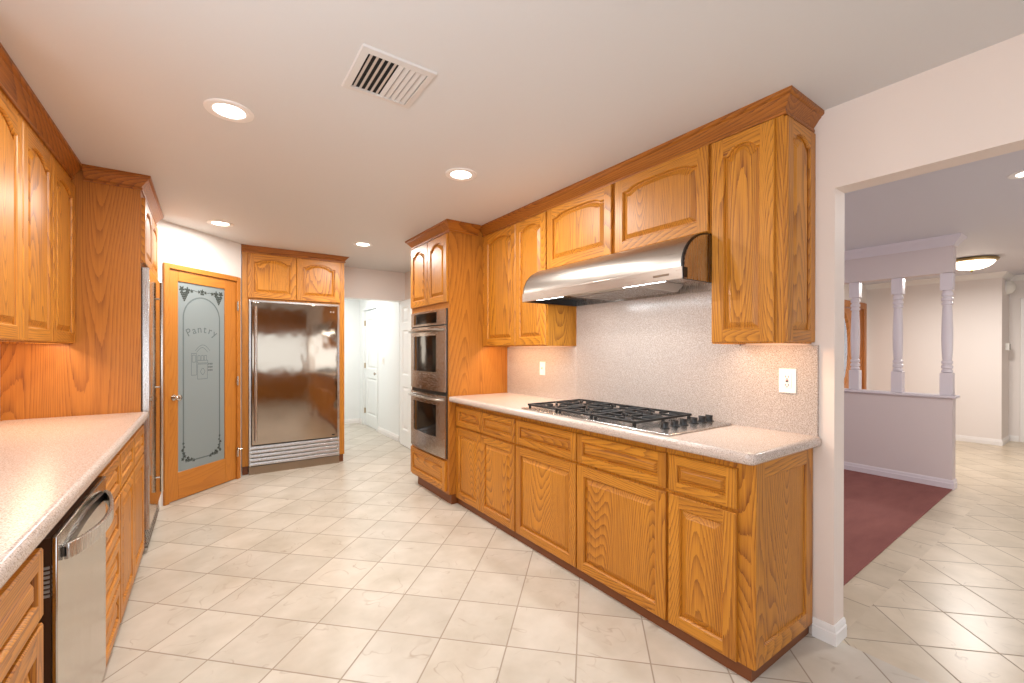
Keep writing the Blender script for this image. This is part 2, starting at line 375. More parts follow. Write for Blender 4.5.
CROWN = [(0,0),(.009,0),(.011,.005),(.010,.013),(.004,.017),(.008,.024),(.018,.034),(.030,.050),(.040,.059),(.041,.064),(.047,.066),(.054,.072),(.054,.086),(0,.086)]
def base_unit(label, loc, rz, W, D, cols, group, drawers=True, toe=.055, stack=False, top=.888, fx=.02):
    r = thing('base_cabinet', label, 'cabinet', loc, rz, group)
    b = MB(); b.box(0, W, 0, D, toe, top); b.build('body', OZ, r)
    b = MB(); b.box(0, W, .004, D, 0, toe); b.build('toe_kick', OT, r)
    for x0, x1 in cols:
        if stack:
            for z0, z1 in ((.683, .85), (.48, .667), (.275, .465), (.07, .26)):
                panel_front('drawer', r, x0, z0, x1-x0, z1-z0, 0, .04, horiz=True)
        else:
            panel_front('drawer', r, x0, .683, x1-x0, .167, 0, .042, horiz=True)
            panel_front('door', r, x0, toe+.004, x1-x0, .608, 0, .055)
    return r

# --- right-hand run (local x runs towards the camera, front looks -X)
YO = 3.372
rb = 'oak base cabinets under the cooktop counter'
base_unit('oak base cabinet with two narrow doors, beside the tall oven cabinet', (XF, YO, 0), -90, YO-2.487, .54, [(.006, YO-2.957-.004), (YO-2.957+.002, YO-2.487-.006)], rb)
base_unit('wide oak base cabinet with two broad doors directly under the gas cooktop', (XF, 2.487, 0), -90, 2.487-1.256, .54, [(.008, 2.487-1.869-.004), (2.487-1.869+.006, 1.231-.008)], rb)
YE = .878
r = base_unit('oak base cabinet at the open end of the right counter, with framed end panel', (XF, 1.256, 0), -90, 1.256-YE, .54, [(.008, 1.256-.93)], rb)
# framed end panel faces the camera side (-Y): local -y is world -X, so rotate the front by +90
W = 1.256-YE
panel_front('end_panel', r, 0, 0, .535, .83, 0, .07, rz=90, flat=True, loc=(W-.0, .0, .056), t=.018)

def plan_slab(pts, z0, z1):
    b = MB(); b.loft([[(x, y, z0) for x, y in pts], [(x, y, z1) for x, y in pts]], 0, True, True, True); return b
def arc(cx, cy, r_, a0, a1, n=8): return [(cx+r_*math.cos(R(a0+(a1-a0)*i/n)), cy+r_*math.sin(R(a0+(a1-a0)*i/n))) for i in range(n+1)]
XK = 1.70; YK = .825
b = plan_slab([(XR, YO), (XK, YO)]+arc(XK+.035, YK+.035, .035, 180, 270)+[(XR, YK)], ZC-TC, ZC)
tag(b.build('countertop', COUNTER, bevel=.019, seg=4), 'speckled beige solid-surface countertop carrying the gas cooktop', 'countertop')
b = MB(); b.box(XR-.019, XR-.001, .84, 2.44, ZC, 1.36); b.box(XR-.019, XR-.001, 1.2, 2.44, 1.36, 1.69); b.box(XR-.019, XR-.001, 2.4415, YO, ZC, 1.36)
tag(b.build('backsplash', SPLASH), 'speckled beige backsplash slab rising from the counter behind the cooktop', 'backsplash')

# --- uppers on the right
XU = 2.047; ZU = 1.366; ZT = 2.354
ug = 'oak wall cabinets on the right wall'
def upper(label, loc, rz, W, D, z0, doors, arch, group, end=None):
    r = thing('wall_cabinet', label, 'cabinet', (loc[0], loc[1], z0), rz, group)
    b = MB(); rz_ = .05 if z0 < 1.5 else 0
    b.box(0, W, 0, D, rz_, H-.002-z0)
    if rz_: b.box(0, W, 0, .02, 0, rz_); b.box(0, .018, .02, D, 0, rz_); b.box(W-.018, W, .02, D, 0, rz_)
    b.build('body', OZ, r)
    for x0, x1, h_ in doors: panel_front('door', r, x0, .006, x1-x0, h_, arch, .058)
    return r
upper('tall two-door oak wall cabinet between the oven cabinet and the range hood', (XU, YO, 0), -90, YO-2.46, XR-XU, ZU, [(.05, YO-2.846, .975), (YO-2.842, YO-2.466, .975)], .032, ug)
upper('short oak wall cabinet with two wide arched doors above the range hood', (XU, 2.458, 0), -90, 2.458-1.197, XR-XU, 1.915, [(.008, 2.458-1.835, .43), (2.458-1.806, 1.261-.01, .43)], .028, ug)
YU = .871
r = upper('tall single-door oak wall cabinet at the right end, beside the range hood', (XU, 1.195, 0), -90, 1.195-YU, XR-XU, ZU, [(.006, 1.195-.903, .975)], .04, ug)
panel_front('end_panel', r, 0, 0, .283, .975, .035, .052, rz=90, loc=(1.195-YU, .002, .006), t=.016)
b = MB(); b.sweep([(XR, YU-.002), (XU, YU-.002), (XU, YO)], [(q[0]*.88, q[1]) for q in CROWN], H-.0862, -1)
tag(b.build('crown_molding', OC), 'oak crown molding along the top of the right wall cabinets above the hood', 'molding')

# --- oven tower
XO = 1.712; YO2 = 4.205
r = thing('oven_cabinet', 'tall oak cabinet housing the double oven, with doors above and a drawer below', 'cabinet', (XO, YO2, 0), -90)
Wd = YO2-YO-.003
def oc(Y): return YO2-Y
b = MB(); b.box(0, Wd, 0, XR-XO-.002, .085, .385); b.box(0, Wd, 0, XR-XO-.002, 1.70, H-.002); b.box(0, .028, 0, XR-XO-.002, .385, 1.70); b.box(oc(3.412), Wd, 0, XR-XO-.002, .385, 1.70); b.box(.028, oc(3.412), .3, XR-XO-.002, .385, 1.70)
b.build('body', OS, r)
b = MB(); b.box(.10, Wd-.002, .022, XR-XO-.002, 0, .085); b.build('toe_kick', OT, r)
panel_front('door', r, .012, 1.752, Wd/2-.016, .588, .04, .058); panel_front('door', r, Wd/2+.002, 1.752, Wd/2-.022, .588, .04, .058)
panel_front('drawer', r, .012, .105, Wd-.06, .262, 0, .05, horiz=True)
b = MB(); b.sweep([(XR-.29, YO), (XO, YO), (XO, YO2), (XR, YO2)], CROWN, H-.0862, -1)
b = MB(); b.sweep([(XU-.056, YO), (XO, YO), (XO, YO2), (XR, YO2)], CROWN, H-.0862, -1)
crown_part(b, OCX, r)

# --- double oven
ov = thing('double_oven', 'stainless steel double wall oven with bowed doors, set in the tall oak cabinet', 'oven', (XO, 4.178, .39), -90)
OW = 4.178-3.414
def bowed(b, x0, x1, z0, z1, y, bow, th, m=0, n=14, W=None, zsag=0):
    W = W or OW
    ring = []
    for i in range(n+1):
        x = x0+(x1-x0)*i/n; q = 2*x/W-1; k = bow*(1-q*q)
        ring.append([(x, y-k, z0-zsag*(1-q*q)), (x, y-k, z1), (x, y-k+th, z1), (x, y-k+th, z0)])
    b.loft(ring, m, True, True, True)
def oven_door(z0, z1, wz0, wz1):
    b = MB(); wx0, wx1 = .10, OW-.15
    bowed(b, 0, wx0, z0, z1, -.022, .022, .03); bowed(b, wx1, OW, z0, z1, -.022, .022, .03); bowed(b, wx0, wx1, z0, wz0, -.022, .022, .03); bowed(b, wx0, wx1, wz1, z1, -.022, .022, .03)
    d = b.build('oven_door', STX, ov)
    b = MB(); bowed(b, wx0, wx1, wz0, wz1, -.018, .022, .02); b.build('window', BGLASS, d)
    b = MB(); pts = []
    for i in range(17):
        x = .012+(OW-.024)*i/16; q = 2*x/OW-1; pts.append((x, -.05-.03*(1-q*q)-(.0 if 0 < i < 16 else -.026), z1-.035))
    b.tube(pts, .014, 8, 0, 1.0, .8); b.build('handle', ST, d)
b = MB(); b.box(-.002, OW+.01, -.006, .28, -.004, 1.308); b.build('oven_body', BLACK, ov)
oven_door(.004, .545, .17, .455); oven_door(.578, 1.158, .745, 1.075)
b = MB(); bowed(b, 0, OW, 1.17, 1.305, -.02, .02, .028); cp = b.build('control_panel', STX, ov)
b = MB(); bowed(b, .10, OW-.15, 1.188, 1.285, -.0235, .02, .01); b.build('display', BGLASS, cp)
# --- range hood
HY0, HY1 = 1.2, 2.445; HZ = 1.668
hd = thing('range_hood', 'curved stainless steel range hood over the cooktop under the short cabinet', 'range hood', (XU, (HY0+HY1)/2, HZ), 0)
prof = [(-.238, 0), (-.238, .058)]
for i in range(1, 15):
    a = R(90*i/14); prof.append((-.238+.222*(1-math.cos(a))*1.0, .058+.185*math.sin(a)))
prof.append((XR-XU-.022, .243))
hl = (HY1-HY0)/2
b = MB(); inner = [(x+.010 if x < .2 else x, z-.008 if z > 0 else z) for x, z in prof]
inner[0] = (prof[0][0]+.010, 0)
for sgn in (1,):
    b.loft([[(x, -hl+.012, z) for x, z in prof+inner[::-1]], [(x, hl-.012, z) for x, z in prof+inner[::-1]]], 0, True, True, True)
b.build('canopy', STY, hd)
closed = prof+[(XR-XU-.022, 0)]
for sgn in (-1, 1):
    b = MB(); e = [(x*.994-.001, z) for x, z in closed]
    ys = sorted((sgn*(hl-.012), sgn*(hl-.004)))
    b.loft([[(x, ys[0], max(0, z-.001)) for x, z in closed], [(x, ys[1], max(0, z-.001)) for x, z in closed]], 0, True, True, True)
    ep = b.build('end_cap', BLACK, hd)
    b = MB(); q = [(-.226, .002), (-.226, .06)]
    for i in range(1, 15):
        a = R(90*i/14); q.append((-.226+.214*(1-math.cos(a)), .06+.174*math.sin(a)))
    q += [(XR-XU-.022, .234), (XR-XU-.022, .002)]
    ys = sorted((sgn*(hl-.005), sgn*hl)); b.loft([[(x, ys[0], z) for x, z in q], [(x, ys[1], z) for x, z in q]], 0, True, True, True)
    b.build('side_plate', ST, ep)
b = MB(); b.box(-.243, -.237, -hl, hl, .0, .056); b.build('front_lip', STY, hd, bevel=.0015)
b = MB(); b.box(-.237, -.205, -hl-.003, -hl+.004, .006, .054); b.build('switch_block', BLACK, hd)
b = MB(); b.box(-.2445, -.2425, -hl+.07, -hl+.16, .022, .032); b.build('badge', plain('badge_grey', (120, 104, 90), .4, .6), hd)
# underside
b = MB(); b.box(-.228, XR-XU-.022, -hl+.012, hl-.012, .045, .055); b.box(.255, XR-XU-.022, -hl+.012, hl-.012, .0, .05); b.build('liner', ST, hd)
b = MB(); b.loft([[(-.19, -.34, .044), (.2, -.34, .044), (.2, .24, .044), (-.19, .24, .044)], [(-.165, -.31, .004), (.18, -.31, .004), (.18, .21, .004), (-.165, .21, .004)]], 0, True, True, True); fh = b.build('filter_housing', STY, hd)
b = MB()
for k in range(22): b.box(-.15, .165, -.29+k*.022, -.28+k*.022, .001, .006)
b.build('baffle_filter', ST, fh)
for y0 in (-.5, .25):
    b = MB(); b.tube([(-.2, y0, .014), (-.2, y0+.26, .014)], .011, 10); b.build('lamp_tube', TUBE, hd)
area('range_hood_lamp', (XU-.13, (HY0+HY1)/2, HZ+.0), (0, 0, 0), .05, .9, 7, (.9, .96, 1))
area('under_cabinet_lamp_oven_side', (2.11, 2.92, ZU+.042), (0, 0, 0), .05, .7, 3.4, (1, .72, .46))
area('under_cabinet_lamp_end', (2.12, 1.03, ZU+.042), (0, 0, 0), .05, .24, 1.7, (1, .74, .5))

# --- gas cooktop
CX0, CX1, CY0, CY1 = 1.738, 2.285, 1.222, 2.368
ct = thing('gas_cooktop', 'stainless steel gas cooktop with black cast-iron grates set in the speckled counter', 'cooktop', ((CX0+CX1)/2, (CY0+CY1)/2, ZC), -90)
cw, cdp = CY1-CY0, CX1-CX0
b = MB(); b.box(-cw/2, cw/2, -cdp/2, cdp/2, 0, .009); b.build('plate', ST, ct, bevel=.004)
gy0, gy1 = -cdp/2+.035, cdp/2-.03
g0, g1 = -cw/2+.03, cw/2-.215; gw_ = (g1-g0)/3
def bar(b, x0, y0, x1, y1, z=.034, r_=.0065): 
    d = Vector((x1-x0, y1-y0)).normalized(); n_ = Vector((-d.y, d.x))*r_
    q = [(x0+n_.x, y0+n_.y), (x0-n_.x, y0-n_.y), (x1-n_.x, y1-n_.y), (x1+n_.x, y1+n_.y)]
    b.loft([[(x, y, z-.008) for x, y in q], [(x, y, z+.004) for x, y in q]], 0, True, True, True)
for k in range(3):
    a, c = g0+k*gw_+.006, g0+(k+1)*gw_-.006; mx = (a+c)/2; my = (gy0+gy1)/2
    b = MB()
    for p in ((a,gy0,c,gy0),(a,gy1,c,gy1),(a,gy0,a,gy1),(c,gy0,c,gy1),(a,my,c,my)): bar(b, *p)
    for cy_ in ((gy0+my)/2, (my+gy1)/2):
        for dx, dy in ((1,0),(-1,0),(0,1),(0,-1)):
            hx, hy = (c-a)/2, (my-gy0)/2
            bar(b, mx+dx*hx, cy_+dy*hy, mx+dx*.035, cy_+dy*.035)
        for dx, dy in ((1,1),(-1,1),(1,-1),(-1,-1)): bar(b, mx+dx*(c-a)/2, cy_+dy*(my-gy0)/2, mx+dx*.05, cy_+dy*.05, .032, .005)
    for x in (a+.01, c-.01):
        for y in (gy0+.006, my, gy1-.006): b.box(x-.008, x+.008, y-.006, y+.006, .009, .03)
    b.build('grate', IRON, ct, bevel=.0015, seg=1)
    for cy_ in ((gy0+my)/2, (my+gy1)/2):
        bb = MB(); bb.lathe([(.052, .009), (.05, .013), (.036, .015), (.034, .02), (.001, .02)], (mx, cy_, 0), 20); br = bb.build('burner', ST, ct)
        bb = MB(); bb.lathe([(.03, .02), (.031, .024), (.026, .027), (.001, .027)], (mx, cy_, 0), 20); bb.build('burner_cap', IRON, br)
for X in (1.868, 1.95, 2.025, 2.118, 2.195, 2.262):
    kx = (CY0+CY1)/2-1.338; ky = X-(CX0+CX1)/2
    b = MB(); b.lathe([(.026, .009), (.025, .012), (.019, .014), (.017, .034), (.014, .038), (.001, .038)], (kx, ky, 0), 18)
    b.box(kx-.019, kx+.019, ky-.004, ky+.004, .030, .042); b.build('knob', BLACK, ct)

# --- outlets
def outlet(name, label, Y, z, W, Hh, kind):
    o = thing(name, label, 'outlet', (XR-.019, Y, z), -90, None)
    b = MB(); b.box(-W/2, W/2, -.006, 0, -Hh/2, Hh/2); b.build('cover_plate', PLAST, o, bevel=.002)
    if kind:
        b = MB(); b.box(-.018, .018, -.0085, -.004, -.034, .034); rc = b.build('receptacle', PLAST, o)
        b = MB()
        for zz in (.02, -.02):
            for dx in (-.006, .006): b.box(dx-.0012, dx+.0012, -.0095, -.008, zz-.004, zz+.005)
            b.box(-.002, .002, -.0095, -.008, zz-.011, zz-.007)
        b.box(-.006, .006, -.0098, -.008, -.006, -.001); b.build('slots', BLACK, rc)
        b = MB(); b.box(-.006, .006, -.0098, -.008, .001, .006); b.build('reset_button', plain('red_button', (150, 50, 35), .4), rc)
    else:
        b = MB(); b.box(-.016, .016, -.0085, -.004, -.033, .033); rc = b.build('rocker', PLAST, o)
        b = MB(); b.box(-.004, .004, -.012, -.008, -.006, .010); b.build('toggle', plain('grey_toggle', (120, 112, 100), .5), rc)
outlet('wall_outlet', 'white wall outlet with red reset button near the open end of the backsplash', .965, 1.187, .077, .118, True)
outlet('light_switch', 'small white switch plate on the backsplash near the oven cabinet', 2.845, 1.181, .07, .113, False)

# ------------------------------------------------------------------ left-hand run (local x runs away from the camera, front looks +X)
XLF = -.347; YT = 3.64
lb = 'oak base cabinets under the left counter'
base_unit('nearest oak base cabinet on the left, between the photo edge and the dishwasher', (XLF, .3, 0), 90, 1.537-.3, .59, [(.01, .60), (.61, 1.229)], lb)
base_unit('narrow oak drawer base with four stacked drawers beside the dishwasher', (XLF, 2.262, 0), 90, 2.69-2.262, .59, [(.008, .42)], lb, stack=True)
base_unit('oak base cabinet with two doors next to the tall refrigerator column on the left', (XLF, 2.69, 0), 90, YT-2.69, .59, [(.008, .46), (.466, .942)], lb)
b = plan_slab([(XL+.002, YT-.001), (XL+.002, .3), (-.304, .3)]+[(-.304, YT-.001)], ZC-TC, ZC)
tag(b.build('countertop', COUNTER, bevel=.019, seg=4), 'long speckled beige countertop along the left wall above the dishwasher', 'countertop')
# dishwasher
DX = -.316; DW = 2.256-1.588
d = thing('dishwasher', 'stainless steel dishwasher with bow handle under the left counter', 'dishwasher', (DX, 1.588, 0), 90)
b = MB(); b.box(-.04, DW, .045, .6, .09, .87); b.build('tub', TUB, d)
b = MB(); b.box(.004, DW-.004, 0, .012, .11, .852); dd = b.build('door', STD, d, bevel=.003)
b = MB(); b.box(.005, DW-.005, .012, .045, .11, .85); b.build('door_liner', TUB, dd)
b = MB(); pts = []
ringsH = []
for i in range(25):
    q = i/24; x = .06+(DW-.12)*q; y = -.006-.046*math.sin(math.pi*q)**.7; zc = .79-.012*math.sin(math.pi*q)
    ringsH.append([(x, y-.006, zc-.022), (x, y+.006, zc-.022), (x, y+.006, zc+.022), (x, y-.006, zc+.022)])
b.loft(ringsH, 0, True, True, True); hn = b.build('handle', ST, dd, bevel=.003)
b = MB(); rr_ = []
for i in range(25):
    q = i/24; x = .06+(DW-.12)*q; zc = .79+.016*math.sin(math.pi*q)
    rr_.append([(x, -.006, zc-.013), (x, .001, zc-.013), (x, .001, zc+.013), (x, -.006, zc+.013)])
b.loft(rr_, 0, True, True, True); b.build('handle_reflection', plain('reflection_dark_steel', (96, 92, 88), .3, 1.), dd)  # dark strip on the door standing in for the bar's reflection
b = MB()
for k in range(7): b.box(.0, .006, .014, .036, .70+k*.012, .706+k*.012)
b.build('side_vent', plain('grey_vent', (170, 166, 160), .5), dd)
b = MB(); b.box(.02, DW-.02, .04, .1, .0, .1); b.build('kick_plate', BLACK, d)
# left wall cabinets
XLU = -.662; lu = 'oak wall cabinets on the left wall'
upper('two-door oak wall cabinet on the left wall, against the tall refrigerator column', (XLU, 2.722, 0), 90, YT-2.722-.002, XLU-XL-.002, 1.367, [(.006, .445, .94), (.451, .9, .94)], .04, lu)
upper('nearest oak wall cabinet on the left, cut off by the photo edge', (XLU, 1.82, 0), 90, 2.722-1.82-.002, XLU-XL-.002, 1.367, [(.006, .445, .94), (.451, .894, .94)], .04, lu)
b = MB(); b.sweep([(XLU, 1.82), (XLU, YT)], CROWN, H-.0862, 1)
tag(b.build('crown_molding', OC), 'oak crown molding along the left wall cabinets', 'molding')
area('under_cabinet_lamp_left', (-.725, 3.17, 1.367+.042), (0, 0, 0), .05, .8, 3.4, (1, .74, .48))
# tall refrigerator column
XT = -.345; YT2 = 4.60
r = thing('refrigerator_cabinet', 'tall oak surround with arched upper doors around the left built-in refrigerator', 'cabinet', (XT, YT, 0), 90)
W = YT2-YT
b = MB(); b.box(0, .03, 0, XT-XL-.002, 0, H-.002); b.box(.03, W, .0, XT-XL-.002, 1.885, H-.002); b.box(W-.03, W, 0, .5, 0, 1.885); b.box(.03, W-.03, .5, .52, .0, 1.885); b.build('body', OS, r)
panel_front('door', r, .036, 1.897, W/2-.04, .42, .04, .055); panel_front('door', r, W/2+.002, 1.897, W/2-.034, .42, .04, .055)
b = MB(); b.sweep([(XLU+.0545, YT), (XT, YT), (XT, YT2+.02)], CROWN, H-.0862, 1)
crown_part(b, OCX, r)
r = thing('refrigerator', 'tall built-in stainless refrigerator column with long bar handle beside the left counter', 'refrigerator', (XT, YT+.034, 0), 90)
W2 = W-.068
b = MB(); b.box(0, W2, .0, .48, .02, 1.875); b.build('body', DARK, r)
b = MB(); b.box(.004, W2-.004, -.04, -.002, .16, 1.87); b.m[2] = 1; dr = b.build('door', [ST, STF], r, bevel=.003)
b = MB()
hx = W2-.30
b.tube([(hx, -.062, .25), (hx, -.062, 1.845)], .011, 10)
for z in (.36, 1.05, 1.72): b.tube([(hx, -.062, z), (hx, -.038, z)], .008, 8)
b.build('handle', CHROME, dr)
b = MB()
for k in range(5): b.box(.004, W2-.004, -.03+.003*k, -.008, .03+k*.024, .046+k*.024)
b.build('grille', ST, r)

# ------------------------------------------------------------------ pantry door
def pl(x, y, z): return (x, y, z)
dr = struct(bpy.data.objects.new('door_1', None)); C.objects.link(dr); dr.location = (-.304, 4.756, 0); dr.rotation_euler = (0, 0, R(45))
b = MB()
cas = [(0,0),(.0,-.014),(.012,-.02),(.04,-.016),(.05,-.008),(.05,0)]
def casing(b, x0, x1, zt, y=0, wd=.045, th=.02):
    b.box(x0-wd+.01, x0+.01, y-th, y, 0, zt+wd-.01); b.box(x1-.01, x1+wd-.01, y-th, y, 0, zt+wd-.01); b.box(x0+.01, x1-.01, y-th, y, zt-.01, zt+wd-.01)
    b.box(x0, x0+.012, y, y+.1, 0, zt); b.box(x1-.012, x1, y, y+.1, 0, zt); b.box(x0, x1, y, y+.1, zt-.012, zt)
casing(b, .03, .79, 2.048); b.build('casing', ODR, dr, bevel=.004)
x0, x1, zt = .044, .776, 2.034
gx0, gx1, gz0, gz1 = .135, .642, .245, 1.942
b = MB(); yf, yb = -.004, .034
b.box(x0, gx0, yf, yb, .008, zt); b.box(gx1, x1, yf, yb, .008, zt)
b.box(gx0, gx1, yf, yb, .008, gz0, 1); b.box(gx0, gx1, yf, yb, gz1, zt, 1)
leaf = b.build('leaf', [ODR, ODRX], dr, bevel=.003)
b = MB(); b.box(gx0-.004, gx1+.004, .006, .014, gz0-.004, gz1+.004); pane = b.build('frosted_pane', FROST, leaf)
G = lambda p: (p[0], .0048, p[1])
gc = (gx0+gx1)/2
b = MB(); aw = .195; zs = 1.625
ap = [(gc-aw, .36)]+[(gc-aw, .5), (gc-aw, zs)]+[(gc-aw*math.cos(R(180*i/20)), zs+aw*math.sin(R(180*i/20))) for i in range(1, 20)]+[(gc+aw, zs), (gc+aw, .5), (gc+aw, .36)]
b.strip(ap, .014, G)
b.strip([(gc-aw+.02, .32), (gc+aw-.02, .32)], .012, G); b.build('etched_arch', ETCH, pane, fix=False)
def disc(b, c, r_, n=10): b.face([G((c[0]+r_*math.cos(2*math.pi*i/n), c[1]+r_*math.sin(2*math.pi*i/n))) for i in range(n)])
def leafp(b, c, s, ang):
    pts = []
    for i in range(20):
        a = 2*math.pi*i/20; rr = s*(.72+.28*math.cos(5*a)); pts.append(G((c[0]+rr*math.cos(a+ang), c[1]+rr*math.sin(a+ang))))
    b.face(pts)
for sg in (-1, 1):
    b = MB(); cx_, cz_ = gc+sg*.185, 1.86
    leafp(b, (cx_-sg*.03, cz_+.015), .034, .3); leafp(b, (cx_+sg*.025, cz_+.02), .032, 1.); leafp(b, (cx_-sg*.075, cz_+.012), .02, .5)
    for row in range(5):
        for k in range(5-row): disc(b, (cx_+(k-(4-row)/2)*.017, cz_-.012-row*.017), .0092)
    b.strip([(cx_-sg*.05, cz_+.01), (cx_-sg*.1, cz_+.02), (cx_-sg*.13, cz_+.012)], .005, G)
    b.build('etched_grapes', ETCHD, pane, fix=False)
    b = MB(); bx = gc+sg*aw
    for k, (dx, dz) in enumerate(((0, .49), (-.006, .455), (.008, .43), (-.004, .40), (-.012, .372), (.006, .35), (-.03, .335), (-.055, .328), (-.082, .33), (-.105, .318), (-.045, .35))): leafp(b, (bx+sg*dx*1., dz), .019 if k > 1 else .014, k)
    b.build('etched_vine', ETCHD, pane, fix=False)
b = MB(); leafp(b, (gc, 1.88), .026, .2); leafp(b, (gc-.035, 1.874), .018, .6); leafp(b, (gc+.035, 1.874), .018, .1)
for dx in (-.012, 0, .012): disc(b, (gc+dx, 1.855), .008)
b.build('etched_leaf', ETCHD, pane, fix=False)
# lettering on an arc
for i, ch in enumerate('Pantry'):
    cu = bpy.data.curves.new('letter', 'FONT'); cu.body = ch; cu.size = .1; cu.extrude = .0002; cu.align_x = 'CENTER'
    to = bpy.data.objects.new('letter_source', cu); C.objects.link(to)
    bpy.context.view_layer.update()
    me = bpy.data.meshes.new_from_object(to.evaluated_get(bpy.context.evaluated_depsgraph_get()))
    bpy.data.objects.remove(to); me.materials.clear(); me.materials.append(ETCH); me.name = 'letter'
    a = R(28-56*i/5); rr = .27
    lo = bpy.data.objects.new('letter', me); C.objects.link(lo); lo.parent = pane
    lo.location = (gc-rr*math.sin(a), .0045, 1.30+rr*math.cos(a)-.075)
    lo.rotation_euler = (R(90), 0, 0); lo.rotation_euler = (Matrix.Rotation(-a, 3, 'Y') @ Matrix.Rotation(R(90), 3, 'X')).to_euler()
# etched larder scene: shelf, jars, basket
b = MB()
def poly(pts, w_=.004): b.strip(pts, w_, G)
def rect(a, c, d_, e, w_=.004): poly([(a, c), (d_, c)], w_); poly([(d_, c), (d_, e)], w_); poly([(d_, e), (a, e)], w_); poly([(a, e), (a, c)], w_)
rect(gc-.115, 1.10, gc-.06, 1.30); rect(gc-.105, 1.22, gc-.07, 1.285); rect(gc-.05, 1.21, gc+.06, 1.235)
for dx in (-.035, 0, .035): rect(gc+dx-.012, 1.235, gc+dx+.012, 1.28)
poly([(gc-.06+.12*i/12, 1.31+.045*math.sin(math.pi*i/12)) for i in range(13)]); poly([(gc-.075+.16*i/12, 1.325+.055*math.sin(math.pi*i/12)) for i in range(13)])
rect(gc-.05, 1.06, gc+.055, 1.2); poly([(gc-.02+.05*i/10, 1.13+.03*math.sin(math.pi*i/10)) for i in range(11)]); poly([(gc-.02+.05*i/10, 1.13-.03*math.sin(math.pi*i/10)) for i in range(11)])
for k in range(9): leafp(b, (gc+.07+.018*(k % 3), 1.14+.03*(k//3)), .012, k)
b.build('etched_larder_scene', ETCH, pane, fix=False)
b = MB(); b.lathe([(.026, -.004), (.026, -.010), (.012, -.014), (.011, -.034), (.022, -.044), (.028, -.056), (.026, -.068), (.016, -.074), (.001, -.075)], (.09, 0, .915), 18, 'Y'); b.build('knob', CHROME, dr)
for i, z in enumerate((1.785, 1.014, .281)):
    b = MB(); b.lathe([(.009, -.045), (.009, .045), (.005, .05), (.001, .052)], (.781, -.022, z), 10); b.box(.768, .783, -.022, -.02, z-.045, z+.045)
    if i == 2: b.tube([(.781, -.022, z+.03), (.745, -.06, z+.03)], .007, 8); b.tube([(.781, -.022, z+.03), (.815, -.05, z+.03)], .006, 8)
    b.build('hinge', CHROME, dr)
b = MB(); b.lathe([(.004, 0), (.005, -.004), (.001, -.006)], (.345, 0, 2.285), 10, 'Y')
o = b.build('wall_screw', DARK, None, (-.304, 4.756, 0), (0, 0, R(45))); tag(o, 'tiny dark screw in the white wall above the pantry door', 'screw')

# ------------------------------------------------------------------ built-in refrigerator beside the pantry
YF = 5.40
FX0, FX1 = .308, 1.348
r = thing('refrigerator_cabinet', 'oak surround with two arched doors over the wide refrigerator beside the pantry door', 'cabinet', (FX0, YF, 0), 0)
W = FX1-FX0
b = MB(); b.box(0, .058, 0, .58, .095, H-.06); b.box(W-.058, W, 0, .58, .095, H-.06); b.box(.058, W-.058, 0, .58, 1.872, H-.06); b.box(.058, W-.058, .55, .58, .0, 1.872); b.build('body', OZ, r)
for x in (.005, W-.055):
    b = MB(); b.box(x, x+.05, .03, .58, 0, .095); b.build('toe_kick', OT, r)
panel_front('door', r, .048, 1.888, W/2-.05, .476, .04, .06); panel_front('door', r, W/2+.002, 1.888, W/2-.05, .476, .04, .06)
b = MB(); b.sweep([(FX0, YF+.5), (FX0, YF), (FX1, YF), (FX1, YF+.5)], CROWN, H-.0682, 1)
crown_part(b, OCX, r)
fr = thing('refrigerator', 'wide stainless steel refrigerator with bottom grille, built in beside the pantry door', 'refrigerator', (.368, YF, 0), 0)
W = 1.288-.368
b = MB(); b.box(.004, W-.004, .0, .5, .0, 1.862); b.build('body', DARK, fr)
b = MB()
for a in ((0, .022, -.02, .02, .09, 1.866), (W-.022, W, -.02, .02, .09, 1.866), (.022, W-.022, -.02, .02, 1.845, 1.866)): b.box(*a)
b.build('trim_frame', ST, fr, bevel=.002)
b = MB(); b.box(.026, W-.026, -.042, -.002, .318, 1.842); dr2 = b.build('door', STF, fr, bevel=.004)
b = MB(); b.tube([(.06, -.085, .36), (.06, -.085, 1.80)], .013, 12)
for z in (.42, 1.74): b.tube([(.06, -.085, z), (.06, -.04, z)], .009, 8)
b.build('handle', CHROME, dr2)
b = MB(); b.lathe([(.011, -.042), (.011, -.045), (.001, -.0455)], (W-.10, 0, 1.775), 14, 'Y'); b.lathe([(.011, -.042), (.011, -.045), (.001, -.0455)], (W-.07, 0, 1.775), 14, 'Y'); b.build('badge', CHROME, dr2)
b = MB(); b.box(W-.09, W-.06, -.045, -.041, .34, .352); b.build('latch', BLACK, dr2)
b = MB(); b.box(.004, W-.004, -.012, -.004, .088, .312, 1)
for k in range(5):
    z = .096+k*.043; b.loft([[(.006, -.014, z), (.006, -.034, z+.002), (.006, -.036, z+.010), (.006, -.028, z+.035), (.006, -.014, z+.036)], [(W-.006, -.014, z), (W-.006, -.034, z+.002), (W-.006, -.036, z+.010), (W-.006, -.028, z+.035), (W-.006, -.014, z+.036)]], 0, True, True, True)
b.build('grille', [ST, plain('grille_back_shade', (70, 66, 62), .6)], fr)  # back plate coloured dark so the gaps between slats read as shaded
b = MB(); b.box(.0, W, -.008, .01, .0, .084); b.build('kick_plate', plain('taupe_kick_plate', (150, 130, 108), .4, .6), fr)

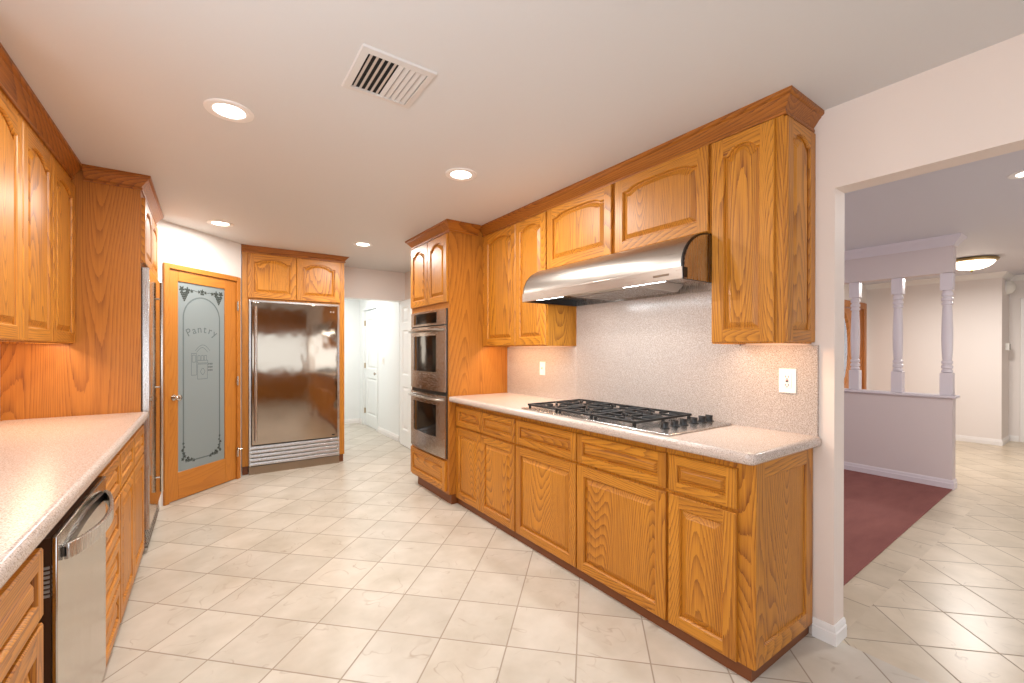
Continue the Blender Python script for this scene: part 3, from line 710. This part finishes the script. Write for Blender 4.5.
# ------------------------------------------------------------------ hall doors
def white_door(name, parent, W, Hh, panels, t=.035):
    b = MB(); xs = sorted({0, W} | {p[i] for p in panels for i in (0, 1)}); zs = sorted({0, Hh} | {p[i] for p in panels for i in (2, 3)})
    for sy, yb in ((-1, 0), (1, t)):
        for i in range(len(xs)-1):
            for j in range(len(zs)-1):
                cxx, czz = (xs[i]+xs[i+1])/2, (zs[j]+zs[j+1])/2
                if any(p[0] < cxx < p[1] and p[2] < czz < p[3] for p in panels): continue
                b.face([(xs[i],yb,zs[j]),(xs[i+1],yb,zs[j]),(xs[i+1],yb,zs[j+1]),(xs[i],yb,zs[j+1])])
        for p in panels:
            f = lambda o, d: [(p[0]+o, yb-sy*d, p[2]+o), (p[1]-o, yb-sy*d, p[2]+o), (p[1]-o, yb-sy*d, p[3]-o), (p[0]+o, yb-sy*d, p[3]-o)]
            b.loft([f(0, 0), f(.014, .013), f(.024, .013), f(.05, .003)], 0, True, False, True)
    b.loft([[(0,0,0),(W,0,0),(W,0,Hh),(0,0,Hh)], [(0,t,0),(W,t,0),(W,t,Hh),(0,t,Hh)]], 0)
    return b.build(name, DOORW, parent, smooth=False)
six = [(x, x+.24, z0, z1) for x in (.11, .43) for z0, z1 in ((.22, .82), (.98, 1.60), (1.70, 1.92))]
d = struct(bpy.data.objects.new('door_2', None)); C.objects.link(d)
ang = math.degrees(math.atan2(-.70, -.05)); d.location = (2.255, 5.985, .008); d.rotation_euler = (0, 0, R(-92.5))
white_door('leaf', d, .78, 2.015, six)
for sy, yy in ((-1, -.0), (1, .035)):
    b = MB(); b.lathe([(.028, 0), (.028, sy*.006), (.011, sy*.01), (.011, sy*.03), (.026, sy*.045), (.022, sy*.06), (.001, sy*.062)], (.72, yy, .93), 16, 'Y'); b.build('knob', CHROME, d)
d = struct(bpy.data.objects.new('door_3', None)); C.objects.link(d); d.location = (2.322, 7.858, .01); d.rotation_euler = (0, 0, R(-90))
two = [(.11, .605, .2, .84), (.11, .605, 1.0, 1.86)]
white_door('leaf', d, .716, 2.01, two)
b = MB(); b.box(-.07, -.008, -.038, .02, 0, 2.09); b.box(.724, .786, -.038, .02, 0, 2.09); b.box(-.008, .724, -.038, .02, 2.022, 2.09); b.build('casing', DOORW, d, bevel=.005)
b = MB(); b.lathe([(.028, 0), (.028, -.006), (.011, -.01), (.011, -.03), (.026, -.045), (.022, -.06), (.001, -.062)], (.665, 0, .93), 16, 'Y'); b.build('knob', CHROME, d)
for z in (.25, 1.05, 1.80):
    b = MB(); b.box(-.008, .022, -.004, .0, z-.045, z+.045); b.lathe([(.007, -.045), (.007, .045)], (-.004, -.007, z), 8); b.build('hinge', BRASS, d)
r = thing('light_switch', 'white double light switch on the hall wall beside the closed white door', 'light switch', (2.30, 6.83, 1.17), -90)
b = MB(); b.box(-.058, .058, -.006, 0, -.058, .058); b.build('cover_plate', PLAST, r, bevel=.002)
for x in (-.024, .024):
    b = MB(); b.box(x-.016, x+.016, -.009, -.004, -.032, .032); b.build('rocker', PLAST, r)

# ------------------------------------------------------------------ ceiling fittings of the kitchen
dg = 'recessed ceiling lights'
def downlight(x, y, label, e=22, group=dg):
    o = thing('recessed_downlight', label, 'ceiling light', (x, y, H), 0, group)
    b = MB(); b.lathe([(.063, -.001), (.066, -.005), (.088, -.008), (.098, -.005), (.1, 0)], n=36); b.build('trim_ring', TRIMW, o)
    b = MB(); b.lathe([(.064, -.001), (.06, -.004), (.001, -.005)], n=30); b.build('lens', LENS, o)
    l = area('downlight_lamp', (x, y, H-.012), (0, 0, 0), .13, .13, e, (1, .97, .92), 'DISK'); return o
downlight(.087, 2.4, 'recessed ceiling light left of the air vent, nearest the left cabinets')
downlight(1.313, 2.43, 'recessed ceiling light above the cooktop aisle, near the right cabinets')
downlight(.10, 4.58, 'recessed ceiling light just in front of the pantry door', 15)
downlight(1.34, 4.62, 'recessed ceiling light between the oven cabinet and the wide refrigerator')
downlight(4.19, .37, 'recessed ceiling light in the next room, cut by the right photo edge', 19)
VX0, VX1, VY0, VY1 = .462, .757, 1.595, 1.902
o = thing('air_vent', 'white ceiling air vent with dark slots, in the kitchen ceiling', 'air vent', ((VX0+VX1)/2, (VY0+VY1)/2, H), 0)
hw, hh = (VX1-VX0)/2, (VY1-VY0)/2
b = MB()
fr_ = lambda a, c, z: [(-a, -c, z), (a, -c, z), (a, c, z), (-a, c, z)]
b.loft([fr_(hw, hh, 0), fr_(hw-.004, hh-.004, -.007), fr_(hw-.03, hh-.03, -.01), fr_(hw-.032, hh-.032, -.001)], 0); VM = plain('vent_paint', (214, 208, 202), .4); b.build('frame', VM, o)
b = MB(); b.box(-hw+.03, hw-.03, -hh+.03, hh-.03, -.002, -.0005); b.build('duct', DARK, o)
n_ = 10; sw_ = (2*hw-.064)/n_
for k in range(n_):
    x = -hw+.032+(k+.5)*sw_; sg = 1 if k < 5 else -1
    b = MB(); hx_ = sw_*(.26 if k < 5 else .40); b.loft([[(x-hx_, y, -.009 if sg > 0 else -.004), (x+hx_, y, -.004 if sg > 0 else -.009), (x+hx_, y, -.003 if sg > 0 else -.008), (x-hx_, y, -.008 if sg > 0 else -.003)] for y in (-hh+.031, hh-.031)], 0, True, True, True); b.build('slat', VM, o)

# ------------------------------------------------------------------ family room, foyer
pg = 'turned white posts on the half wall'
def post(y, label):
    o = thing('turned_post', label, 'post', (5.93, y, .902), 0, pg)
    b = MB(); s = .046; b.box(-s, s, -s, s, 0, .215); b.build('base_block', TRIML, o, bevel=.004); b = MB(); b.box(-s, s, -s, s, 1.02, 1.187); b.build('top_block', TRIML, o, bevel=.004)
    P_ = [(.03, .215), (.042, .222), (.042, .24), (.034, .246), (.034, .256), (.043, .262), (.043, .285), (.034, .292), (.034, .302), (.042, .308), (.042, .33), (.032, .338), (.036, .36), (.04, .45), (.0425, .55), (.041, .66), (.038, .76), (.034, .86), (.032, .875), (.042, .882), (.042, .9), (.034, .906), (.034, .916), (.043, .922), (.043, .945), (.034, .952), (.034, .962), (.042, .97), (.042, .99), (.03, 1.02)]
    b = MB(); b.lathe(P_, n=24); b.build('turned_shaft', TRIML, o)
post(1.05, 'turned post standing on the free end of the half wall')
post(1.42, 'turned post on the half wall, middle one of the three')
post(1.785, 'turned post on the half wall closest to the oak entry door')
# oak entry door with oval glass
d = struct(bpy.data.objects.new('door_4', None)); C.objects.link(d); d.location = (7.58, 2.6, 0)
b = MB(); casing(b, .0, 1.39, 2.03, 0, .1, .03); b.build('casing', OENT, d, bevel=.006)
ox, oz, oa, ob = .50, 1.37, .27, .56
b = MB(); yf = .005; n = 40
el = lambda a_, b_, y: [(ox+a_*math.cos(2*math.pi*i/n), y, oz+b_*math.sin(2*math.pi*i/n)) for i in range(n)]
rc = []
for i in range(n):
    a = 2*math.pi*i/n; c_, s_ = math.cos(a), math.sin(a); hw_, hh_ = .47, 1.0
    k = min(hw_/max(1e-6, abs(c_)), hh_/max(1e-6, abs(s_)))
    rc.append((ox+max(-.47, min(.455, k*c_)), yf, max(.02, min(2.01, (1.015 if abs(s_) < .5 else 1.015)+k*s_))))
b.loft([[(p[0], yf+.04, p[2]) for p in rc], rc, el(oa+.03, ob+.03, yf)], 0); b.build('leaf', OENT, d, smooth=False)
b = MB(); b.loft([el(oa+.05, ob+.05, yf), el(oa+.035, ob+.035, yf-.025), el(oa+.01, ob+.01, yf-.025), el(oa-.005, ob-.005, yf+.01)], 0); b.build('oval_frame', OENT, d)
b = MB(); b.face(el(oa, ob, yf+.012)); b.face(el(oa, ob, yf+.02)); b.build('oval_pane', LEAD, d, fix=False)
b = MB(); b.box(.96, 1.375, yf, yf+.04, .0, 2.02); sp_ = b.build('side_leaf', OENT, d)
b = MB(); b.loft([[(1.02, yf-.002, z) for z in (.2,)]+[(1.27, yf-.002, .2), (1.27, yf-.002, 1.9), (1.02, yf-.002, 1.9)], [(1.05, yf-.012, .24), (1.24, yf-.012, .24), (1.24, yf-.012, 1.86), (1.05, yf-.012, 1.86)]], 0, True, False, True); b.build('panel', OENT, sp_, smooth=False)
# dome lamp
o = thing('ceiling_dome_light', 'lit glass bowl ceiling light with gilt rim in the foyer', 'ceiling light', (7.56, 1.13, H), 0)
b = MB(); b.lathe([(.1, 0), (.21, -.004), (.23, -.02), (.225, -.035), (.2, -.045), (.19, -.04)], n=40); b.build('rim', BRASS, o)
b = MB(); b.lathe([(.2, -.042), (.185, -.07), (.15, -.1), (.1, -.122), (.04, -.132), (.001, -.133)], n=40); b.build('bowl', DOME, o)
b = MB(); b.lathe([(.012, -.132), (.015, -.145), (.008, -.158), (.001, -.162)], n=14); b.build('finial', BRASS, o)
area('foyer_lamp', (7.56, 1.13, H-.17), (0, 0, 0), .3, .3, 44, (1, .95, .9), 'DISK')
# bell and thermostat
o = thing('door_chime', 'round white chime high on the narrow return wall in the far foyer', 'chime', (9.5, 1.07, 2.25), 0)
b = MB(); b.lathe([(.1, -.012), (.1, -.03), (.085, -.06), (.05, -.085), (.001, -.09)], n=24, axis='Y'); b.build('shell', PLAST, o)
b = MB(); b.lathe([(.105, 0), (.105, -.012), (.1, -.014)], n=24, axis='Y'); b.build('base_ring', TRIMW, o)
o = thing('thermostat', 'small thermostat on the narrow return wall of the foyer, below the round chime', 'thermostat', (9.5, 1.07, 1.39), 0)
b = MB(); b.box(-.07, .07, -.04, 0, -.05, .05); b.build('case', PLAST, o, bevel=.005)
b = MB(); b.box(-.06, .0, -.044, -.039, -.04, .04); b.build('display', plain('thermostat_display', (110, 104, 96), .4), o)
d = struct(bpy.data.objects.new('door_5', None)); C.objects.link(d); d.location = (9.75, .93, 0); d.rotation_euler = (0, 0, R(-90))
b = MB(); casing(b, .03, .85, 2.04, 0, .07, .02); b.build('casing', TRIMW, d, bevel=.005)
ld = white_door('leaf', d, .8, 2.02, six); ld.location = (.042, .02, .005)
